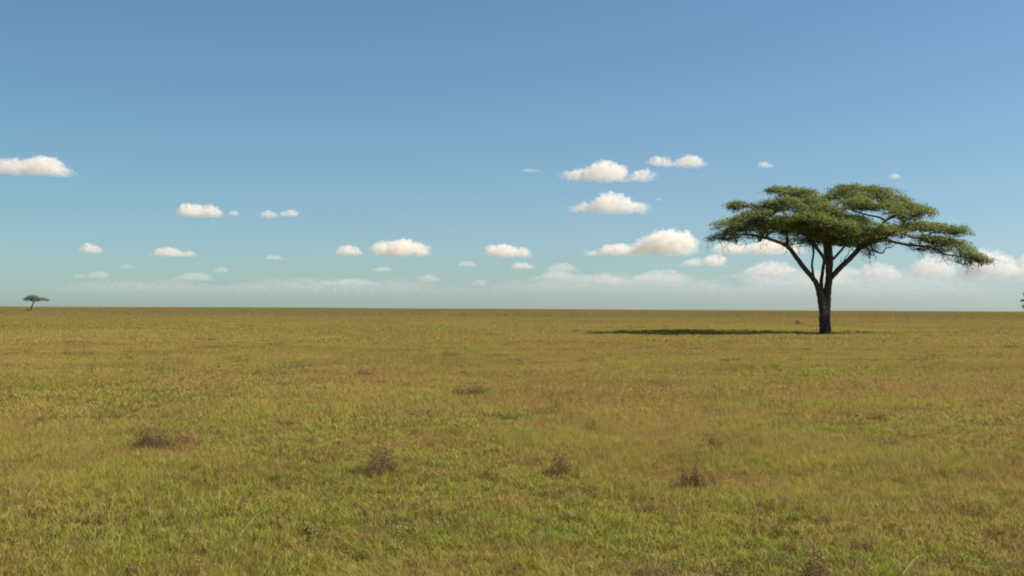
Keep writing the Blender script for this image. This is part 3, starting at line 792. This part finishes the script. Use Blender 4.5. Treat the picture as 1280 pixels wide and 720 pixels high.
# short stump beside the far left tree
_st = at(34.5, 388.2, 560.0)
_a = Acc(); _p = np.array([[0, 0, -.1], [.02, 0, .5], [-.08, 0, 1.0], [.02, 0, 1.5]])
_a.add(*tube(_p, np.array([.32, .27, .25, .14]), 9, rngT, .12))
_o = link('tree_stump', _a.mesh('tree_stump', BARK), None, (_st.x, 560.0, float(terrain(_st.x, 560.0))))
tag(_o, 'short dark stump close left of the tiny leaning thorn tree', 'stump')

# ------------------------------------------------------------------ pale fallen stalks
def stalk_thing(pts_px, label, w=0.003):
    P_ = [on_ground(x, y, .2) for x, y in pts_px]
    z = [.16, .19, .21, .19][:len(P_)]
    o0 = P_[0]
    path = catmull([(p.x - o0.x, p.y - o0.y, z[i]) for i, p in enumerate(P_)], 8)
    m, nt = (bpy.data.materials.get('pale_straw'), None)
    if m is None:
        m, nt = new_mat('pale_straw'); out_surface(nt, leafy(nt, (.27, .25, .085), .15, .6, .3))
    path = np.vstack([[path[0][0] - .02, path[0][1], 0.0], path])
    a_ = Acc(); a_.add(*tube(path, np.linspace(w, w * .4, len(path)), 5))
    o = link('grass_stalk', a_.mesh('grass_stalk', m), None, (o0.x, o0.y, float(terrain(o0.x, o0.y))))
    tag(o, label, 'stalk', 'long pale stalks above the grass')
stalk_thing([(299, 667), (310, 655), (322, 644), (333, 636)], 'long pale stalk slanting up right between the dark green weeds and the left edge')
stalk_thing([(1128, 712), (1138, 704), (1148, 697), (1158, 695)], 'short pale stalk bent over green grass near the bottom at right')
stalk_thing([(34, 617), (42, 609), (50, 604), (56, 605)], 'small pale stalk hooked at its tip near the left edge', .0035)

# ------------------------------------------------------------------ clouds (real volumes, kilometres away)
CLOUD_BASE = 1500.0
def cloud_material(dens, H, seed):
    m, nt = new_mat('cloud_mist')
    tc = nt.new('ShaderNodeTexCoord')
    off = nt.new('ShaderNodeVectorMath', operation='ADD'); nt.l.new(tc.outputs['Object'], off.inputs[0]); off.inputs[1].default_value = (seed * 977.0, 0, 0)
    mp = nt.new('ShaderNodeMapping'); nt.l.new(off.outputs[0], mp.inputs[0]); mp.inputs['Scale'].default_value = (.6, .6, 1.0)
    n1 = nt.noise(mp.outputs[0], 5.0 / H, 5, .66)
    sg = nt.new('ShaderNodeSeparateXYZ'); nt.l.new(tc.outputs['Generated'], sg.inputs[0])
    fx = nt.math('ABSOLUTE', nt.math('SUBTRACT', sg.outputs[0], .5))
    fade = nt.math('MULTIPLY', nt.ramp(sg.outputs[2], 0.0, .42, .12, 1), nt.ramp(fx, .5, .30, .15, 1))
    d = nt.math('MULTIPLY', nt.math('MULTIPLY', nt.ramp(n1, .36, .76), fade), dens * .58)
    v = nt.new('ShaderNodeVolumePrincipled')
    v.inputs['Color'].default_value = (.915, .868, .815, 1)
    nt.l.new(d, v.inputs['Density'])
    v.inputs['Anisotropy'].default_value = 0.1
    o = nt.new('ShaderNodeOutputMaterial'); nt.l.new(v.outputs[0], o.inputs['Volume'])
    return m

def ico(sub=2):
    import bmesh
    bm = bmesh.new(); bmesh.ops.create_icosphere(bm, subdivisions=sub, radius=1.0)
    V = np.array([v.co[:] for v in bm.verts]); F = np.array([[v.index for v in f.verts] for f in bm.faces]); bm.free()
    return V, F
ICO = ico(2)
def cloud(px, py_base, w, h, opt, label, seed, lean=0.0, peaks=None, kind=None, name='cloud', group=None, flat=.9, depth=.6):
    """px centre, py of the base, width/height in photo px, opt = optical thickness"""
    rng = np.random.default_rng(seed)
    horizon = 385.7 + (px - 640) * .00506
    D = CLOUD_BASE * FPX / (horizon - py_base)
    mp = D / FPX
    W, H = w * mp, h * mp
    base = at(px, py_base, D)
    Vs, Fs, n = [], [], 0
    def add(cx, cy, cz, rx, ry, rz):
        nonlocal n
        V = ICO[0] * np.array([rx, ry, rz]) + np.array([cx, cy, cz]); Vs.append(V); Fs.append(ICO[1] + n); n += len(V)
    np_ = max(7, int(w / 3.2))
    xs = np.linspace(-.42, .42, np_)
    if peaks is None: peaks = [(rng.uniform(-.25, .25), 1.0, .28), (rng.uniform(-.4, .4), .7, .2)]
    for x in xs:
        env = max([.30 * (1 - (abs(x) / .5) ** 2)] + [ph * math.exp(-((x - pc) / pw) ** 2) for pc, ph, pw in peaks])
        env = max(env, .16)
        for k in range(3):
            r = env * H * rng.uniform(.35, .6)
            cx = (x + rng.uniform(-.04, .04)) * W; cy = rng.uniform(-.5, .5) * depth * W * .5 * (1 - abs(x))
            cz = rng.uniform(.35, .62) * env * H + lean * x * W
            add(cx, cy, cz, r * rng.uniform(1.0, 1.7) + W * .02, r * 1.4 + W * .03, r)
        add(x * W, 0, env * H * .28 + lean * x * W, W * .08, W * .12 * depth + 10, env * H * .26)
    me = mesh_np(name + '_raw', np.vstack(Vs), [np.vstack(Fs)])
    tmp = bpy.data.objects.new('tmp', me); COL.objects.link(tmp)
    md = tmp.modifiers.new('r', 'REMESH'); md.mode = 'VOXEL'; md.voxel_size = max(H / 22, W / 110)
    dg = bpy.context.evaluated_depsgraph_get(); dg.update()
    ev = tmp.evaluated_get(dg); em = ev.to_mesh()
    V = np.zeros(len(em.vertices) * 3, np.float32); em.vertices.foreach_get('co', V); V = V.reshape(-1, 3).astype(float)
    N = np.zeros(len(em.vertices) * 3, np.float32); em.vertices.foreach_get('normal', N); N = N.reshape(-1, 3)
    Fq = np.array([p.vertices[:] for p in em.polygons])
    ev.to_mesh_clear(); bpy.data.objects.remove(tmp); bpy.data.meshes.remove(me)
    vox = max(H / 22, W / 110)
    sc = min(5.0 / H, .3 / vox)
    disp = np.array([mnoise.fractal(Vector(v) * sc + Vector((seed, 0, 0)), .75, 2.1, 4) for v in V])
    disp2 = np.array([mnoise.noise(Vector(v) * min(1.6 / H, .15 / vox) + Vector((0, seed, 0))) for v in V])
    amp = np.clip((V[:, 2] - lean * V[:, 0]) / (H * .3), .12, 1)
    V = V + N * ((disp * H * .20 + disp2 * H * .13) * amp)[:, None]
    V[:, 2] = np.where(V[:, 2] - lean * V[:, 0] < 0, (V[:, 2] - lean * V[:, 0]) * .35 + lean * V[:, 0], V[:, 2])
    V[:, 2] *= flat
    o = link(name, mesh_np(name, V, [Fq], cloud_material(opt / (H * .8), H, seed), smooth=True), None, base)
    tag(o, label, 'cloud', group, kind)
    return o
GC = 'white clouds low over the plain'
CL = [
    # px, base py, w, h, opt, label, kwargs
    (300, 368, 620, 26, .40, 'very long pale haze band of cloud lying along the left horizon', dict(depth=.12, peaks=[(-.2, .7, .2), (.2, .8, .3)])),
    (900, 371, 760, 38, .50, 'very long pale haze band of cloud lying along the right horizon', dict(depth=.12, peaks=[(.3, 1, .25), (-.15, .7, .25)])),
    (235, 352, 76, 12, 1.0, 'faint broad cloud low over the left horizon', {}),
    (436, 357, 84, 10, .8, 'faint low streak left of the middle, just over the horizon band', {}),
    (545, 353, 60, 10, .9, 'faint low streak left of the pale small cloud at the middle', {}),
    (700, 340, 60, 12, .9, 'faint low cloud right of the dimmer small one at the middle', {}),
    (1000, 358, 150, 22, 1.3, 'broad dim cloud low behind the trunk, under the long pinkish one', {}),
    (42, 219, 118, 24, 4.5, 'long white cloud high at the left edge, tapering to the right', dict(lean=-.045, peaks=[(-.35, .75, .2), (.05, 1.0, .28), (.4, .3, .1)])),
    (247, 272, 64, 18, 5.5, 'bright flat based cloud left, first in the row of four small clouds', dict(peaks=[(-.12, 1, .2), (.25, .85, .16)])),
    (293, 270, 18, 7, 2.0, 'tiny cloud second in the row of four at left', {}),
    (333, 273, 20, 11, 3.2, 'small puffy cloud third in the row of four at left', {}),
    (359, 271, 24, 10, 3.2, 'small puffy cloud last in the row of four at left', {}),
    (112, 317, 36, 13, 3.5, 'small cream cloud above the far left thorn tree, to its right', {}),
    (217, 321, 64, 13, 3.0, 'flat cream cloud below the bright flat based one at left', dict(peaks=[(-.1, 1, .3), (.3, .6, .15)])),
    (348, 325, 40, 7, 1.0, 'faint thin cloud below the two small puffy ones', {}),
    (272, 341, 30, 8, .9, 'faint cloud low between the flat cream one and the horizon', {}),
    (118, 349, 52, 10, 1.2, 'faint streak of cloud low above the left thorn tree', {}),
    (156, 336, 34, 6, .6, 'faintest wisp between the small cream cloud and the flat cream cloud', {}),
    (433, 320, 46, 14, 4.0, 'small white cloud just left of the bright puffy one near the middle', dict(peaks=[(.05, 1, .25)])),
    (501, 321, 70, 24, 7.0, 'bright puffy heaped cloud left of the middle', dict(peaks=[(-.3, .85, .16), (.05, 1, .2), (.3, .75, .16)])),
    (482, 340, 32, 8, 1.0, 'faint small cloud right under the bright puffy heaped one', {}),
    (584, 334, 22, 10, 1.6, 'tiny dim cloud between the two bright ones at the middle', {}),
    (633, 322, 64, 18, 5.5, 'white cloud with a humped top right at the middle of the sky', dict(peaks=[(-.1, 1, .28), (.3, .7, .15)])),
    (650, 337, 34, 10, 2.2, 'dimmer small cloud just under the humped one at the middle', {}),
    (594, 358, 26, 10, 1.2, 'pale small cloud very low near the middle of the horizon', {}),
    (667, 215, 34, 5, .8, 'faint thin wisp left of the largest high cloud', {}),
    (760, 227, 112, 26, 5.0, 'largest high white cloud right of the middle, top row', dict(peaks=[(-.05, 1, .16), (-.3, .6, .2), (.4, .6, .1)])),
    (847, 209, 74, 17, 3.6, 'white cloud up and right of the largest high one', dict(lean=-.05, peaks=[(-.32, .8, .14), (.2, .9, .22)])),
    (762, 267, 106, 28, 5.5, 'lens shaped white cloud beneath the largest high one', dict(peaks=[(.05, 1, .2), (.3, .5, .2), (-.3, .45, .2)])),
    (823, 251, 12, 4, .6, 'tiny wisp at the right of the lens shaped cloud', {}),
    (956, 210, 24, 9, 2.2, 'tiny white cloud alone above the left part of the tree', {}),
    (1121, 224, 22, 7, 1.8, 'tiny white cloud alone above the right part of the tree', {}),
    (833, 319, 74, 34, 8.0, 'tall bright heaped cloud left of the tree', dict(peaks=[(.05, 1, .26), (-.3, .7, .18), (.35, .5, .14)])),
    (768, 320, 88, 18, 4.5, 'low white cloud joined to the left of the tall bright heaped one', dict(peaks=[(.05, 1, .2), (.4, .8, .15), (-.3, .35, .15)])),
    (860, 334, 36, 13, 2.2, 'dim cloud under the tall bright heaped one', {}),
    (898, 334, 38, 16, 3.8, 'small round cream cloud between the tall bright one and the trunk', {}),
    (950, 318, 130, 20, 4.0, 'long pinkish white cloud behind the left branches of the tree', dict(peaks=[(-.3, .8, .2), (.1, 1, .25)])),
    (950, 348, 120, 22, 2.0, 'pale wide cloud low left of the trunk', {}),
    (700, 352, 100, 14, 1.0, 'faint broad cloud low right of the middle', {}),
    (800, 356, 130, 20, 1.4, 'pale broad bank low between the middle and the tree', {}),
    (1095, 352, 80, 24, 2.6, 'pale heaped cloud low right of the trunk', dict(peaks=[(.05, 1, .25)])),
    (1060, 344, 50, 12, 1.2, 'faint cloud seen just right of the trunk', {}),
    (1170, 348, 56, 28, 4.2, 'cream heaped cloud under the right tip of the crown', dict(peaks=[(-.1, 1, .25)])),
    (1250, 352, 110, 38, 5.0, 'largest low white cloud at the right edge, rising in a peak', dict(peaks=[(-.12, 1.0, .13), (.25, .55, .3)])),
    (1288, 336, 40, 20, 4.0, 'white cloud cut by the right edge beside the peaked one', {}),
]
for i, (px, pb, w, h, opt, lab, kw) in enumerate(CL):
    cloud(px, pb, w, h, opt, lab, 40 + i, group=GC, **kw)

# ------------------------------------------------------------------ light
ELEV = 39.5
AZ_DEG = 99.0  # sun stands to the right and a little behind the camera
w = bpy.data.worlds.new('World'); SC.world = w; w.use_nodes = True
W_ = NT(w.node_tree); w.node_tree.nodes.clear()
sky = W_.new('ShaderNodeTexSky', sky_type='NISHITA')
sky.sun_disc = False
sky.sun_elevation = R(ELEV); sky.sun_rotation = R(AZ_DEG)
sky.altitude = 0.0; sky.air_density = 0.9; sky.dust_density = 0.4; sky.ozone_density = 6.0
bg = W_.new('ShaderNodeBackground'); bg.inputs['Strength'].default_value = 0.0735
tint = W_.new('ShaderNodeVectorMath', operation='MULTIPLY'); gm = W_.new('ShaderNodeGamma'); gm.inputs['Gamma'].default_value = 0.85; W_.l.new(sky.outputs[0], gm.inputs['Color']); W_.l.new(gm.outputs[0], tint.inputs[0]); tint.inputs[1].default_value = (.90, 1.03, 1.015)
# side-to-side brightening put into the sky colour, lighter towards the sun (world +X)
wtc = W_.new('ShaderNodeTexCoord'); wsp = W_.new('ShaderNodeSeparateXYZ'); W_.l.new(wtc.outputs['Generated'], wsp.inputs[0])
side_gain = W_.new('ShaderNodeCombineXYZ')
for _i, _s in enumerate((.37, .25, .27)):
    W_.l.new(W_.math('MULTIPLY_ADD', wsp.outputs[0], _s, 1.0), side_gain.inputs[_i])
side = W_.new('ShaderNodeVectorMath', operation='MULTIPLY'); W_.l.new(tint.outputs[0], side.inputs[0]); W_.l.new(side_gain.outputs[0], side.inputs[1])
W_.l.new(side.outputs[0], bg.inputs['Color'])
wo = W_.new('ShaderNodeOutputWorld'); W_.l.new(bg.outputs[0], wo.inputs['Surface'])

sd = bpy.data.lights.new('sun', 'SUN'); sd.energy = 5.0; sd.angle = R(.53); sd.color = (1.0, .95, .86)
so = bpy.data.objects.new('sun', sd); COL.objects.link(so)
sdir = Vector((math.sin(R(AZ_DEG)) * math.cos(R(ELEV)), math.cos(R(AZ_DEG)) * math.cos(R(ELEV)), math.sin(R(ELEV))))
so.rotation_mode = 'QUATERNION'; so.rotation_quaternion = sdir.to_track_quat('Z', 'Y')
so.location = sdir * 50

SC.render.engine = 'CYCLES'
SC.view_settings.view_transform = 'Standard'; SC.view_settings.look = 'None'
SC.view_settings.exposure = 0.90; SC.view_settings.gamma = 1.0
SC.render.film_transparent = False
cy = SC.cycles
cy.max_bounces = 12; cy.diffuse_bounces = 4; cy.glossy_bounces = 2; cy.transmission_bounces = 4; cy.volume_bounces = 12
cy.transparent_max_bounces = 8
cy.use_denoising = True
cy.pixel_filter_type = 'BLACKMAN_HARRIS'; cy.filter_width = 1.9
